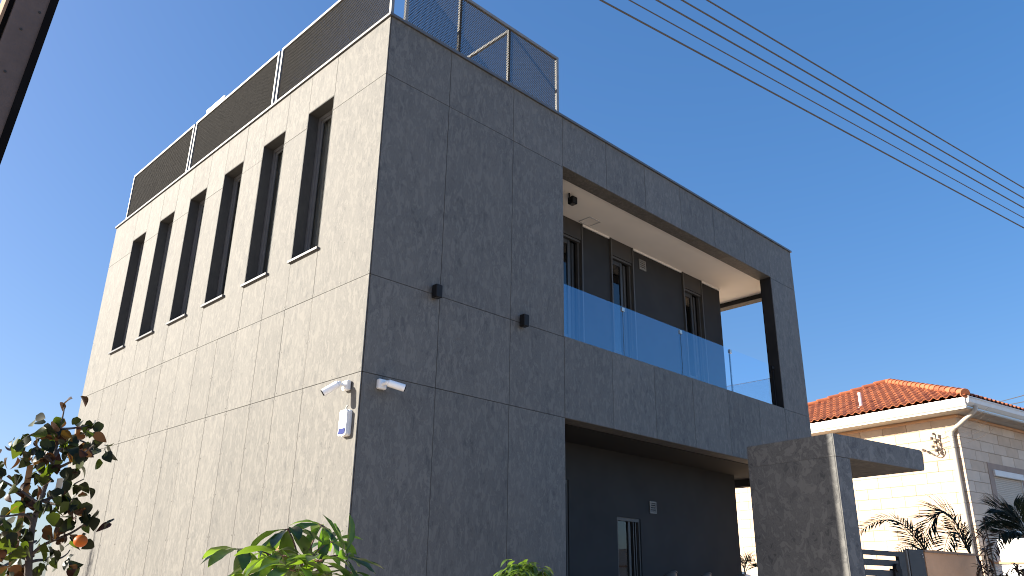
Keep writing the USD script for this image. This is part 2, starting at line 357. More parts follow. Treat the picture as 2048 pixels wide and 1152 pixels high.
# balcony frame: beam, ceiling, slab, end post, side lintel
obj('beam', [bx(3.70, 0.034, ZO + 0.012, 11.99, 0.30, 9.36)], 'membrane', house)
sof_x = [3.731, 4.927 + 0.6, 6.112 + 0.6, 7.311 + 0.6, 8.540 + 0.6, 9.752 + 0.3, 10.868]
for i in range(6):
    obj('soffit_board', bx(sof_x[i] + GAP, T + 0.003, ZO, sof_x[i + 1] - GAP, 0.305, ZO + 0.010), 'fibre_cement', house)
    obj('soffit_board', bx(sof_x[i] + GAP, T + 0.003, ZJ3, sof_x[i + 1] - GAP, 0.305, ZJ3 + 0.010), 'fibre_cement', house)
obj('ceiling', bx(3.72, 0.307, 8.50, 12.0, 2.05, 9.355), 'ceiling_white', house)
obj('ceiling_trim', [bx(5.80, YB - 0.03, 8.466, 6.64, YB - 0.004, 8.499), bx(7.45, YB - 0.03, 8.466, 9.24, YB - 0.004, 8.499), bx(10.07, YB - 0.03, 8.466, 10.85, YB - 0.004, 8.499)], 'trim_white', house)
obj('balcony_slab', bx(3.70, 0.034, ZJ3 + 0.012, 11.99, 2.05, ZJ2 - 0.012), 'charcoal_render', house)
obj('balcony_floor', bx(3.74, 0.31, 5.389, 11.98, YB - 0.004, 5.396), 'tile_floor', house)
obj('slab_cap', bx(3.731, 0.002, ZJ2 - 0.010, 10.868, 0.30, ZJ2 + 0.018), 'fibre_cement', house)
obj('end_post', bx(10.884, 0.034, 1.0, 11.99, 0.26, 9.36), 'charcoal_render', house)
obj('end_post_face', [bx(10.868, 0.016, ZJ2 + 0.02, 10.88, 0.27, ZO - 0.002), bx(10.868, 0.016, ZB, 10.88, 0.27, ZJ3 - 0.002)], 'charcoal_render', house)
obj('end_post_back', bx(10.868, 0.262, ZB, 12.0, 0.274, ZO - 0.004), 'charcoal_render', house)
obj('side_lintel', bx(11.76, 0.30, 8.392, 11.99, 2.05, 8.498), 'charcoal_render', house)
for a, b in ((0.31, 1.2), (1.2, 2.04)):
    obj('soffit_board', bx(11.757, a + GAP, 8.380, 12.0, b - GAP, 8.390), 'fibre_cement', house)
obj('side_lintel', bx(11.76, 0.30, 3.97, 11.99, 2.05, ZJ3 + 0.01), 'charcoal_render', house)
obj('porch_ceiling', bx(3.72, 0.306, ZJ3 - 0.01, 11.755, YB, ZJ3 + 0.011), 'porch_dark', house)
# balcony doors
for k, (x0, x1) in enumerate(DOORS):
    d = UsdGeom.Xform.Define(stage, numbered(str(house.GetPath()) + '/balcony_door')).GetPrim()
    obj('surround', [bx(x0, YB - 0.045, 5.10, x0 + 0.035, YB + 0.05, 8.495), bx(x1 - 0.035, YB - 0.045, 5.10, x1, YB + 0.05, 8.495)], 'door_trim', d)
    obj('shutter_box', bx(x0 + 0.035, YB - 0.03, 8.13, x1 - 0.035, YB + 0.04, 8.497), 'door_brown', d)
    a0, a1 = x0 + 0.037, x1 - 0.037
    obj('frame', [bx(a0, YB - 0.005, 8.085, a1, YB + 0.06, 8.13), bx(a0, YB + 0.03, 5.12, a0 + 0.045, YB + 0.09, 8.085), bx(a1 - 0.045, YB + 0.03, 5.12, a1, YB + 0.09, 8.085)], 'door_trim', d)
    s0, s1 = a0 + 0.045, a0 + 0.43
    obj('sash', [bx(s0, YB + 0.06, 5.14, s0 + 0.05, YB + 0.11, 8.08), bx(s1 - 0.06, YB + 0.055, 5.14, s1, YB + 0.11, 8.08), bx(s0 + 0.05, YB + 0.06, 6.02, s1 - 0.06, YB + 0.10, 6.13), bx(s0 + 0.05, YB + 0.06, 5.14, s1 - 0.06, YB + 0.10, 5.25), bx(s0 + 0.05, YB + 0.06, 7.99, s1 - 0.06, YB + 0.10, 8.08)], 'window_frame', d)
    obj('pane', bx(s0 + 0.05, YB + 0.076, 5.25, s1 - 0.06, YB + 0.082, 7.99), 'pane_glass', d)
    xs = np.linspace(s1 + 0.01, a1 - 0.047, 5)
    obj('folded_shutter', [bx(x, YB + 0.10 + 0.02 * (i % 2), 5.14, x + 0.045, YB + 0.15, 8.08) for i, x in enumerate(xs[:-1])], 'door_trim' if k != 0 else 'window_frame', d)
for (x0, x1, z0, z1) in GW:
    d = UsdGeom.Xform.Define(stage, numbered(str(house.GetPath()) + '/porch_window')).GetPrim()
    obj('frame', [bx(x0, YB + 0.02, z0, x0 + 0.04, YB + 0.10, z1), bx(x1 - 0.04, YB + 0.02, z0, x1, YB + 0.10, z1), bx(x0 + 0.04, YB + 0.02, z1 - 0.06, x1 - 0.04, YB + 0.10, z1)], 'door_trim', d)
    m = x0 + (x1 - x0) * 0.55
    obj('sash', [bx(m, YB + 0.05, z0, m + 0.06, YB + 0.11, z1 - 0.06), bx(m + 0.12, YB + 0.03, z0, m + 0.14, YB + 0.1, z1 - 0.06), bx(m + 0.2, YB + 0.04, z0, m + 0.22, YB + 0.1, z1 - 0.06)], 'window_frame', d)
    obj('pane', bx(x0 + 0.04, YB + 0.076, z0, m, YB + 0.082, z1 - 0.06), 'pane_glass', d)
# louvred vents on the recessed wall, up and down
for (x0, x1, z0, z1) in ((7.657, 7.892, 8.10, 8.33), (7.647, 7.857, 3.06, 3.285)):
    v = UsdGeom.Xform.Define(stage, numbered(str(house.GetPath()) + '/vent')).GetPrim()
    obj('frame', [bx(x0, YB - 0.02, z0, x0 + 0.028, YB - 0.002, z1), bx(x1 - 0.028, YB - 0.02, z0, x1, YB - 0.002, z1), bx(x0 + 0.028, YB - 0.02, z0, x1 - 0.028, YB - 0.002, z0 + 0.028), bx(x0 + 0.028, YB - 0.02, z1 - 0.028, x1 - 0.028, YB - 0.002, z1)], 'louvre', v)
    obj('backing', bx(x0 + 0.02, YB - 0.005, z0 + 0.02, x1 - 0.02, YB - 0.0015, z1 - 0.02), 'interior_dark', v)
    for q in range(4):
        z = z0 + 0.045 + q * (z1 - z0 - 0.07) / 3.6
        obj('slat', bar((x0 + 0.028, YB - 0.012, z), (x1 - 0.028, YB - 0.012, z), 0.016, 0.022, up=(0, -0.6, 0.8)), 'louvre', v)
obj('ceiling_hatch', cut(bx(5.62, 0.98, 8.490, 5.95, 1.28, 8.4995), [bx(5.632, 0.992, 8.4, 5.938, 1.268, 8.6)]), 'grey_plastic', house)

# ------------------------------------------------------------------ glass balustrade on the balcony edge
bal = thing('glass_balustrade', 'frameless glass balustrade with small steel clamps along the balcony edge', 'balustrade')
gx = [3.80, 5.415, 7.195, 8.985, 10.50]
ZG0, ZG1 = ZJ2 + 0.02, 6.372
for i in range(4):
    a, b = gx[i] + 0.008, gx[i + 1] - 0.008
    p = obj('pane', bx(a, 0.115, ZG0, b, 0.127, ZG1), 'balustrade_glass', bal)
for x in gx[1:4]:
    p = obj('post', bx(x - 0.006, 0.128, ZG0, x + 0.006, 0.150, ZG1 - 0.07), 'black_plastic', bal)
    obj('clamp', cham(x - 0.038, 0.096, ZG1 - 0.095, x + 0.038, 0.146, ZG1 - 0.02, 0.004), 'steel', bal)
p = obj('post', bx(10.745, 0.118, ZG0, 10.768, 0.142, ZG1 - 0.07), 'black_plastic', bal)
obj('clamp', cham(10.70, 0.10, ZG1 - 0.085, 10.81, 0.15, ZG1 - 0.02, 0.004), 'black_plastic', bal)
obj('pane', bx(11.85, 0.32, ZG0, 11.862, 2.0, ZG1 + 0.02), 'balustrade_glass', bal)
obj('pane_edge', bx(11.846, 0.32, ZG1 + 0.02, 11.866, 2.0, ZG1 + 0.032), 'trim_white', bal)

# ------------------------------------------------------------------ expanded-metal roof railings
def lattice(W, H, pw=0.032, ph=0.050, w=0.0062, d=0.008):
    """Diamond lattice W x H in the xz plane (x along, z up) as flat twisted strands."""
    out = []
    for s in (1, -1):
        sl = s * ph / pw
        c0, c1 = (-H / abs(sl), W) if s > 0 else (0, W + H / abs(sl))
        n = int((c1 - c0) / pw)
        L = math.hypot(1, sl)
        for i in range(n + 1):
            x0 = c0 + i * pw
            ts = sorted([(0 - x0), (W - x0), 0.0, H / sl], key=float)
            lo = max(min(0, H / sl), 0 - x0); hi = min(max(0, H / sl), W - x0)
            if hi - lo < 0.01: continue
            a = np.array([x0 + lo, 0, lo * sl]); b = np.array([x0 + hi, 0, hi * sl])
            out.append(bar(a, b, w, d, up=(0.25 * s, 1, 0.45)))
    return cat_(out)
ZR0, ZR1 = ZT + 0.050, 10.665
def railing(label, p0, p1, posts, braces=()):
    """A framed panel from p0 to p1 (plan) with intermediate posts at the given distances."""
    p0, p1 = np.array(p0), np.array(p1); L = float(np.linalg.norm(p1 - p0)); ang = math.degrees(math.atan2(*(p1 - p0)[::-1]))
    t = thing('roof_railing', label, 'railing', (*p0, ZR0), ang, 'mesh railings along the roof edge')
    H = ZR1 - ZR0; s = 0.05
    obj('top_rail', bx(0, -s / 2, H - s, L, s / 2, H), 'rail_metal', t)
    obj('bottom_rail', bx(s, -s / 2, 0, L - s, s / 2, s * 0.8), 'rail_metal', t)
    for x in [0, L - s]: obj('post', bx(x, -s / 2, 0, x + s, s / 2, H - s), 'rail_metal', t)
    for x in posts: obj('post', bx(x - 0.022, 0.006, s * 0.8, x + 0.022, 0.05, H - s), 'rail_metal', t)
    m = lattice(L - 2 * s, H - 1.8 * s); m.apply_translation((s, 0, s * 0.8))
    obj('mesh', m, 'mesh_metal', t)
    return t
yo = 0.035
railing('grey expanded metal railing over the sunny wall, the one nearest the front corner', (yo, 3.385), (yo, 0.02), [])
railing('grey expanded metal railing over the sunny wall, the middle one of three', (yo, 6.86), (yo, 3.465), [])
railing('grey expanded metal railing over the sunny wall, the one farthest back', (yo, 10.19), (yo, 6.945), [])
railing('see-through expanded metal railing on the roof edge above the shaded front', (0.265, yo), (3.655, yo), [1.353 - 0.265, 2.448 - 0.265])
rr = thing('return_handrail', 'grey handrail running back across the roof behind the front mesh railing', 'handrail', (2.448, 0.09, ZR0))
obj('rail', bx(-0.022, 0, ZR1 - ZR0 - 0.10, 0.022, 3.2, ZR1 - ZR0 - 0.05), 'rail_metal', rr)
obj('post', bx(-0.022, 3.15, 0, 0.022, 3.2, ZR1 - ZR0 - 0.10), 'rail_metal', rr)

# ------------------------------------------------------------------ condenser on the roof
ac = thing('air_conditioner', 'white air conditioning unit standing on the roof behind the middle mesh railing', 'air conditioner', (0.40, 6.62, 9.405))
obj('body', cham(0, 0, 0.95, 0.36, 0.86, 2.02, 0.012), 'white_plastic', ac)
obj('side_grille', [bx(0.05 + 0.028 * i, -0.012, 1.1, 0.062 + 0.028 * i, 0.0, 1.93) for i in range(10)], 'grey_plastic', ac)
obj('corner_trim', [bx(-0.008, 0.03, 0.97, 0.0, 0.045, 1.99), bx(-0.008, 0.80, 0.97, 0.0, 0.815, 1.99)], 'grey_plastic', ac)
fan = trimesh.creation.annulus(r_min=0.27, r_max=0.30, height=0.02); fan.apply_transform(trimesh.transformations.rotation_matrix(math.pi / 2, (0, 1, 0))); fan.apply_translation((0.37, 0.43, 1.5))
obj('fan_grille', fan, 'grey_plastic', ac)
for (x, y) in ((0.03, 0.05), (0.29, 0.05), (0.03, 0.77), (0.29, 0.77)):
    obj('leg', bx(x, y, 0, x + 0.04, y + 0.04, 0.95), 'rail_metal', ac)

# ------------------------------------------------------------------ fittings on the facade
def wall_lamp(x, z, label):
    t = thing('wall_lamp', label, 'wall lamp', (x, 0, z), 0, 'black up and down lamps on the shaded wall')
    obj('body', cham(-0.055, -0.115, 0, 0.055, -0.012, 0.185, 0.008), 'black_plastic', t)
    obj('bracket', bx(-0.035, -0.012, 0.03, 0.035, -0.001, 0.155), 'dark_metal', t)
    obj('lens', [bx(-0.04, -0.10, -0.003, 0.04, -0.03, -0.0005), bx(-0.04, -0.10, 0.1855, 0.04, -0.03, 0.188)], 'dark_metal', t)
wall_lamp(1.07, 5.335, 'black box wall lamp on the board joint, the one nearer the house corner')
wall_lamp(2.765, 5.330, 'black box wall lamp on the board joint, the one nearer the balcony')
t = thing('balcony_lamp', 'small black cube lamp under the white balcony ceiling', 'lamp', (4.69, 0.62, 8.375))
obj('body', cham(-0.064, -0.064, -0.068, 0.064, 0.064, 0.068, 0.006), 'black_plastic', t)
obj('arm', [bx(-0.10, -0.012, 0.0, -0.064, 0.012, 0.025), bx(-0.10, -0.012, 0.025, -0.08, 0.012, 0.122)], 'black_plastic', t)
obj('lens', bx(-0.038, -0.038, -0.071, 0.038, 0.038, -0.0685), 'steel', t)

def bullet_camera(label, loc, rotz, aim, up=-0.35):
    """Local frame: the wall is the plane x=0 and the camera stands out along -x; aim = sideways swing."""
    t = thing('security_camera', label, 'security camera', loc, rotz, 'white bullet cameras by the house corner')
    obj('junction_box', cham(-0.065, -0.062, -0.062, -0.002, 0.062, 0.062, 0.012), 'white_plastic', t)
    obj('arm', tube(smooth_path([(-0.06, 0, 0), (-0.12, 0, 0.0), (-0.155, aim[1] * 0.05, 0.0)], 8), 0.022, 10), 'white_plastic', t, smooth=40)
    d = np.array(aim, float); d /= np.linalg.norm(d)
    a = np.array([-0.15, aim[1] * 0.03, 0.0]); b = a + d * 0.20
    obj('body', tube([a - d * 0.02, a - d * 0.012, a, b - d * 0.01, b], [0.028, 0.041, 0.046, 0.047, 0.045], 16), 'white_plastic', t, smooth=40)
    obj('lens', tube([b - d * 0.002, b + d * 0.012], [0.041, 0.041], 16), 'black_plastic', t, smooth=40)
    obj('knuckle', trimesh.creation.icosphere(subdivisions=2, radius=0.032).apply_translation(a - d * 0.02), 'white_plastic', t, smooth=True)
bullet_camera('white bullet camera above the siren on the sunny wall', (0, 0.25, 3.965), 0, (-0.72, 0.55, -0.62))
bullet_camera('white bullet camera on the shaded wall just round the corner', (0.29, 0, 3.995), 90, (-0.45, -0.85, -0.22))

t = thing('alarm_siren', 'white alarm siren box with a blue lens on the sunny wall near the corner', 'siren', (0, 0.205, 3.50))
def rounded(y0, y1, z0, z1, x0, x1, r):
    cs = m3.CrossSection([[(y0 + r, z0 + r), (y1 - r, z0 + r), (y1 - r, z1 - r), (y0 + r, z1 - r)]]).offset(r, m3.JoinType.Round, 2, 24)
    m = tri(cs.extrude(x1 - x0)); V = np.array(m.vertices)
    return trimesh.Trimesh(np.c_[x0 + V[:, 2], V[:, 0], V[:, 1]], m.faces, process=False)
obj('base', rounded(-0.085, 0.085, -0.165, 0.155, -0.03, -0.001, 0.03), 'white_plastic', t)
obj('cover', rounded(-0.081, 0.081, -0.161, 0.151, -0.072, -0.030, 0.03), 'white_plastic', t)
obj('lens', rounded(-0.066, 0.066, -0.142, -0.075, -0.078, -0.071, 0.012), 'blue_plastic', t)
obj('cable', tube(smooth_path([(-0.006, 0.02, 0.16), (-0.008, 0.05, 0.20), (-0.006, 0.02, 0.225)], 8), 0.004, 6), 'white_plastic', t)

# ------------------------------------------------------------------ patio chairs whose backs just show
def chair(loc, label, first=None):
    if first is not None:
        return copy_thing(first, loc, label)
    t = thing('patio_chair', label, 'chair', loc, 0, 'dark chairs on the porch')
    n = 14; a = np.linspace(-1, 1, n)
    pts = [(0.22 * math.sin(x * 1.35), -0.22 * math.cos(x * 1.35) + 0.02, 0.85 - 0.14 * x * x) for x in a]
    V = [(px, py, pz) for px, py, pz in pts] + [(px, py * 0.97, 0.46) for px, py, pz in pts]
    F = [(i, i + 1, n + i + 1) for i in range(n - 1)] + [(i, n + i + 1, n + i) for i in range(n - 1)]
    sh = trimesh.Trimesh(np.array(V), np.array(F), process=False); th_ = sh.copy(); th_.apply_translation((0, 0.03, 0)); th_.invert()
    obj('backrest', [sh, th_, tube(pts, 0.014, 8)], 'dark_metal', t, smooth=40)
    obj('seat', cham(-0.22, -0.2, 0.42, 0.22, 0.24, 0.46, 0.015), 'dark_metal', t)
    for sx in (-1, 1):
        for sy in (-1, 1):
            obj('leg', tube([(sx * 0.16, sy * 0.15, 0.42), (sx * 0.22, sy * 0.21, 0)], [0.014, 0.011], 8), 'dark_metal', t, smooth=40)
    return t
c0 = chair((7.36, 0.85, TZ), 'dark rounded patio chair in the porch, nearest the porch window')
chair((8.48, 0.85, TZ), 'dark rounded patio chair in the porch, the middle one of three', c0)
chair((9.70, 0.85, TZ), 'dark rounded patio chair in the porch, nearest the open end', c0)
t = thing('floodlight', 'small white lamp peeking out on the porch side wall', 'lamp', (3.745, 0.62, 3.66))
obj('body', cham(0.02, -0.05, 0.0, 0.10, 0.05, 0.15, 0.012), 'white_plastic', t)
obj('bracket', bx(0, -0.02, 0.04, 0.02, 0.02, 0.1), 'white_plastic', t)

# ------------------------------------------------------------------ gate portal, gate and front wall
PO = np.array([4.187, -3.913, 0.0])
por = thing('gate_portal', 'grey cement portal with cantilevered roof over the garden gate', 'portal', PO, STREET)
PT, PL = 3.470, 1.30
obj('side_wall', cham(0.0, 0.012, 0.004, 0.29, PL, 3.195, 0.004), 'portal_cement', por)
obj('side_wall_top', cham(0.0, 0.012, 3.195, 0.29, PL, PT - 0.001, 0.004), 'portal_cement', por)
obj('front_board', bx(0.004, 0.0, 0.004, 0.29, 0.0115, 3.19), 'portal_cement', por)
roof = trimesh.convex.convex_hull(np.array([(x, y, z) for y in (0.0, PL) for (x, z) in ((0.292, 3.20), (0.292, PT), (1.93, PT), (1.975, PT - 0.012), (1.99, PT - 0.05), (1.98, 3.225), (1.955, 3.20))]))
obj('roof', roof, 'portal_cement', por)
obj('front_board', bx(0.004, 0.0, 3.197, 0.290, 0.0115, PT - 0.002), 'portal_cement', por)
gate = thing('garden_gate', 'dark metal gate with horizontal slats beside the grey portal', 'gate', PO + E1 * 0.30 + EB * 0.03, STREET)
GT = 2.145
obj('frame', [bx(0.0, 0, 0.1, 0.05, 0.045, GT), bx(0.80, 0, 0.1, 0.945, 0.045, GT), bx(0.05, 0, GT - 0.055, 0.80, 0.045, GT)], 'dark_metal', gate)
for i in range(14):
    z = GT - 0.055 - 0.048 - i * 0.118
    obj('slat', bx(0.05, 0.008, z - 0.07, 0.80, 0.036, z), 'dark_metal', gate)
lk = trimesh.creation.cylinder(radius=0.05, height=0.05, sections=20); lk.apply_transform(trimesh.transformations.rotation_matrix(math.pi / 2, (1, 0, 0))); lk.apply_translation((0.70, -0.01, GT - 0.19))
obj('lock', [lk, bx(0.64, -0.02, GT - 0.30, 0.79, 0.05, GT - 0.2)], 'black_plastic', gate)
fp = thing('fence_post', 'dark metal panel post between the garden gate and the tan wall', 'post', PO + E1 * 1.27 + EB * 0.03, STREET)
obj('panel', cham(0.03, -0.02, 0.004, 0.375, 0.03, 2.185, 0.004), 'dark_metal', fp)
obj('edge_strip', bx(0.0, -0.01, 0.1, 0.022, 0.03, 2.175), 'louvre', fp)
obj('bolt', [trimesh.creation.icosphere(1, 0.008).apply_translation((0.34, -0.024, 2.10)), trimesh.creation.icosphere(1, 0.008).apply_translation((0.33, -0.024, 2.13))], 'grey_plastic', fp)
tw = thing('garden_wall', 'tan plastered garden wall at the street beside the dark gate', 'wall', PO + E1 * 1.70 + EB * 0.03, STREET)
obj('wall', bx(0.0, 0.0, 0.004, 1.27, 0.22, 2.16), 'tan_plaster', tw)
obj('coping', bx(-0.004, -0.012, 2.16, 1.275, 0.232, 2.19), 'tan_cap', tw)

# ------------------------------------------------------------------ neighbouring stone villa with a tiled roof
QO = np.array([17.649, -1.365, 0.0])
vil = thing('stone_villa', 'pale stone block villa with an orange tiled hip roof and white eaves', 'house', QO, STREET)
VL, VR, VH = 8.6, 5.2, 6.16
obj('wall', cut(bx(0.02, 0.02, 0.0, 11, 12, VH), [bx(1.45, -0.2, 3.3, 3.05, 0.14, 4.85)]), 'mortar', vil)
CH, BL = 0.28, 0.70
stones = ['stone', 'stone_pale', 'stone_tan']
for r in range(15):
    z1 = VH - 0.02 - r * CH; z0 = z1 - CH + 0.011
    off = (r % 2) * BL / 2
    v = -off
    while v < VL:
        a, b = max(v, 0.0), min(v + BL - 0.011, VL)
        if b - a > 0.08:
            obj('stone_block', bx(float(rng.normal(0, 0.002)), a, z0, 0.05, b, z1), stones[int(rng.integers(3))], vil)
        v += BL
    u = -((r + 1) % 2) * BL / 2
    while u < VR:
        a, b = max(u, 0.055), min(u + BL - 0.011, VR)
        if z0 < 5.02 and z1 > 3.2 and b > 1.20 and a < 3.30:
            if a < 1.20 - 0.1: b = 1.195
            elif b > 3.40: a = 3.305
            else: u += BL; continue
        if b - a > 0.08:
            obj('stone_block', bx(a, float(rng.normal(0, 0.002)), z0, b, 0.05, z1), stones[int(rng.integers(3))], vil)
        u += BL
win = UsdGeom.Xform.Define(stage, numbered(str(vil.GetPath()) + '/window')).GetPrim()
obj('surround', cut(bx(1.20, -0.012, 3.2, 3.30, 0.018, 5.03), [bx(1.45, -1, 3.3, 3.05, 1, 4.85)]), 'window_band', win)
obj('shutter_box', cham(1.44, -0.06, 4.70, 3.06, 0.03, 4.86, 0.01), 'fascia', win)
for q in range(27):
    z = 4.695 - q * 0.05
    obj('slat', cham(1.47, 0.028, z - 0.047, 3.03, 0.045, z, 0.005), 'shutter', win)
obj('guide_rail', [bx(1.45, 0.0, 3.32, 1.47, 0.05, 4.70), bx(3.03, 0.0, 3.32, 3.05, 0.05, 4.70)], 'fascia', win)
obj('sill', bx(1.25, -0.10, 3.26, 3.25, 0.02, 3.31), 'fascia', win)
# cornice, soffit, fascia and gutters
O = 0.60
obj('cornice', [bx(-0.07, -0.07, VH - 0.075, 0.02, 9.4, VH - 0.03), bx(0.02, -0.07, VH - 0.075, 9, 0.02, VH - 0.03), bx(-0.04, -0.04, VH - 0.03, 0.02, 9.4, VH), bx(0.02, -0.04, VH - 0.03, 9, 0.02, VH)], 'tan_plaster', vil)
obj('soffit', [bx(-O + 0.03, -O + 0.03, VH + 0.002, 0.3, 9.6, VH + 0.05), bx(0.3, -O + 0.03, VH + 0.002, 9.6, 0.3, VH + 0.05)], 'pipe_cream', vil)
def prism_x(profile, a, b, axis):
    """Extrude a (d, z) profile along v (axis 'v') at u=d or along u at v=d."""
    n = len(profile)
    P = np.array([((d, t, z) if axis == 'v' else (t, d, z)) for t in (a, b) for d, z in profile], float)
    return trimesh.convex.convex_hull(P)
ez0, ez1 = 6.245, 6.44
obj('fascia', [prism_x([(-O, ez0 - 0.02), (-O + 0.04, ez0 - 0.05), (-O + 0.04, ez1), (-O - 0.03, ez1), (-O - 0.05, ez0 + 0.05)], -O, 9.6, 'v')], 'fascia', vil)
obj('gutter', [prism_x([(-O, ez0 + 0.0), (-O + 0.04, ez0 - 0.02), (-O + 0.04, ez1), (-O - 0.10, ez1), (-O - 0.085, ez0 + 0.06)], -O + 0.0, 9.6, 'u')], 'fascia', vil)
obj('gutter_lip', [bx(-O - 0.05, -O - 0.115, ez1 - 0.02, 9.6, -O - 0.10, ez1 + 0.005)], 'fascia', vil)
obj('soffit_board', [bx(-O + 0.1 + 0.5 * i, -O + 0.045, VH + 0.04 - 0.048, -O + 0.56 + 0.5 * i, -O + 0.30, VH - 0.002 + 0.003) for i in range(14)], 'shutter', vil)
# roof: single tiles on the sunny hip face, ridge caps on its two hips
PITCH = 0.416; A = 4.62; E0 = -O - 0.06; RZ = 6.465
def roof_pt(s, v, h=0.0):
    """s metres up the slope from the eave (plan), v along the eave, h above the plane."""
    nrm = np.array([-PITCH, 0, 1]) / math.hypot(PITCH, 1)
    return np.array([E0 + s, v, RZ + s * PITCH]) + nrm * h
apex_v = E0 + A
obj('roof_deck', trimesh.Trimesh(np.array([(E0 + 0.05, E0 + 0.05, RZ - 0.02), (E0 + 0.05, E0 + 2 * A, RZ - 0.02), (E0 + A, E0 + A, RZ + A * PITCH - 0.02), (E0 + 2 * A + 4, E0 + 0.05, RZ - 0.02), (E0 + A + 4, E0 + A, RZ + A * PITCH - 0.02)]), np.array([(0, 2, 1), (0, 3, 2), (3, 4, 2), (0, 1, 2)]), process=False), 'roof_tile_dark', vil)
TW, TLN = 0.225, 0.36
prof = [(-0.5, 0.012), (-0.36, 0.0), (-0.2, 0.002), (-0.06, 0.035), (0.10, 0.062), (0.27, 0.060), (0.42, 0.030), (0.52, 0.014)]
tiles = []
rows = int(A / TLN) + 1
for r in range(rows):
    s0, s1 = r * TLN - 0.03, r * TLN + TLN + 0.05
    n = int((2 * A) / TW)
    for c in range(n + 1):
        vc = E0 + 0.10 + c * TW
        lim0, lim1 = E0 + max(r * TLN + 0.12, 0), E0 + 2 * A - (r * TLN + 0.12)
        if vc < lim0 - 0.05 or vc > lim1 + 0.05 or vc > 6.2: continue
        V = []
        lift = float(rng.normal(0, 0.003))
        for (s, hh) in ((s0, 0.030 + lift), (s1, 0.004 + lift)):
            smax = min(vc - E0, E0 + 2 * A - vc)
            s = min(s, max(smax, s0 + 0.05))
            for (q, h) in prof: V.append(roof_pt(s, vc + q * TW, h + hh))
        for (q, h) in prof: V.append(roof_pt(s0, vc + q * TW, h + 0.030 + lift - 0.018))
        k = len(prof); F = []
        for i in range(k - 1):
            F += [(i, k + i + 1, i + 1), (i, k + i, k + i + 1), (2 * k + i, i + 1, 2 * k + i + 1), (2 * k + i, i, i + 1)]
        m = trimesh.Trimesh(np.array(V), np.array(F), process=False); tiles.append((r, vc, m))
tiles.sort(key=lambda q: (q[0] + max(0, q[1] - 2.5)))
tmats = ['roof_tile', 'roof_tile', 'roof_tile_pale', 'roof_tile_dark']
for q, (r, vc, m) in enumerate(tiles[:300]):
    obj('roof_tile', m, tmats[int(rng.integers(4))], vil)
if len(tiles) > 300: obj('roof_tiles', [t[2] for t in tiles[300:]], 'roof_tile', vil, kind='stuff')
def cap_run(p, q, name='ridge_cap'):
    p, q = np.array(p), np.array(q); L = np.linalg.norm(q - p); n = int(L / 0.38); t_ = (q - p) / L
    for i in range(n):
        a = p + t_ * (i * L / n - 0.03); b = p + t_ * ((i + 1) * L / n)
        m = tube([a + [0, 0, 0.012], a + t_ * 0.05 + [0, 0, 0.012], b], [0.115, 0.115, 0.092], 12, cap=True)
        obj(name, m, tmats[int(rng.integers(4))], vil, smooth=50)
cap_run((E0 + 0.02, E0 + 0.02, RZ + 0.05), (E0 + A, E0 + A, RZ + A * PITCH + 0.05))
cap_run((E0 + 0.02, E0 + 2 * A - 0.02, RZ + 0.05), (E0 + A, E0 + A, RZ + A * PITCH + 0.05))
# tiles along the shaded eave, seen edge-on from below
for c in range(26):
    uc = E0 + 0.30 + c * TW; V = []
    for (s, hh) in ((-0.05, 0.03), (0.42, 0.004)):
        for (q, h) in prof: V.append((uc + q * TW, E0 + s, RZ + s * PITCH + h + hh))
    for (q, h) in prof: V.append((uc + q * TW, E0 - 0.05, RZ - 0.05 * PITCH + h + 0.03 - 0.018))
    k = len(prof); F = []
    for i in range(k - 1):
        F += [(i, i + 1, k + i + 1), (i, k + i + 1, k + i), (2 * k + i, 2 * k + i + 1, i + 1), (2 * k + i, i + 1, i)]
    obj('eave_tile', trimesh.Trimesh(np.array(V), np.array(F), process=False), tmats[int(rng.integers(4))], vil)
# roof vent pipe and rain pipe
obj('vent_pipe', [tube([(0.28, 2.80, 6.80), (0.28, 2.80, 7.30)], 0.045, 12), tube([(0.05, 2.72, 6.78), (0.28, 2.80, 6.84)], 0.05, 10)], 'trim_white', vil, smooth=40)
pp = smooth_path([(-0.25, -0.66, 6.24), (-0.27, -0.62, 6.12), (-0.24, -0.45, 6.02), (-0.12, -0.05, 5.83), (-0.07, 0.12, 5.73), (-0.065, 0.16, 5.60)], 24)
obj('rain_pipe', [tube(pp, 0.055, 12), tube([(-0.065, 0.16, 5.62), (-0.065, 0.16, 0.1)], 0.055, 12)], 'pipe_cream', vil, smooth=40)
for z in (5.3, 3.9, 2.5):
    obj('pipe_clip', tube([(-0.065, 0.16, z), (-0.065, 0.16, z + 0.05)], 0.062, 12), 'pipe_cream', vil, smooth=40)
obj('plinth', [bx(-0.03, -0.03, 0.0, 0.019, 9.0, 1.95), bx(0.019, -0.03, 0.0, 9, 0.019, 1.95)], 'stone', vil)

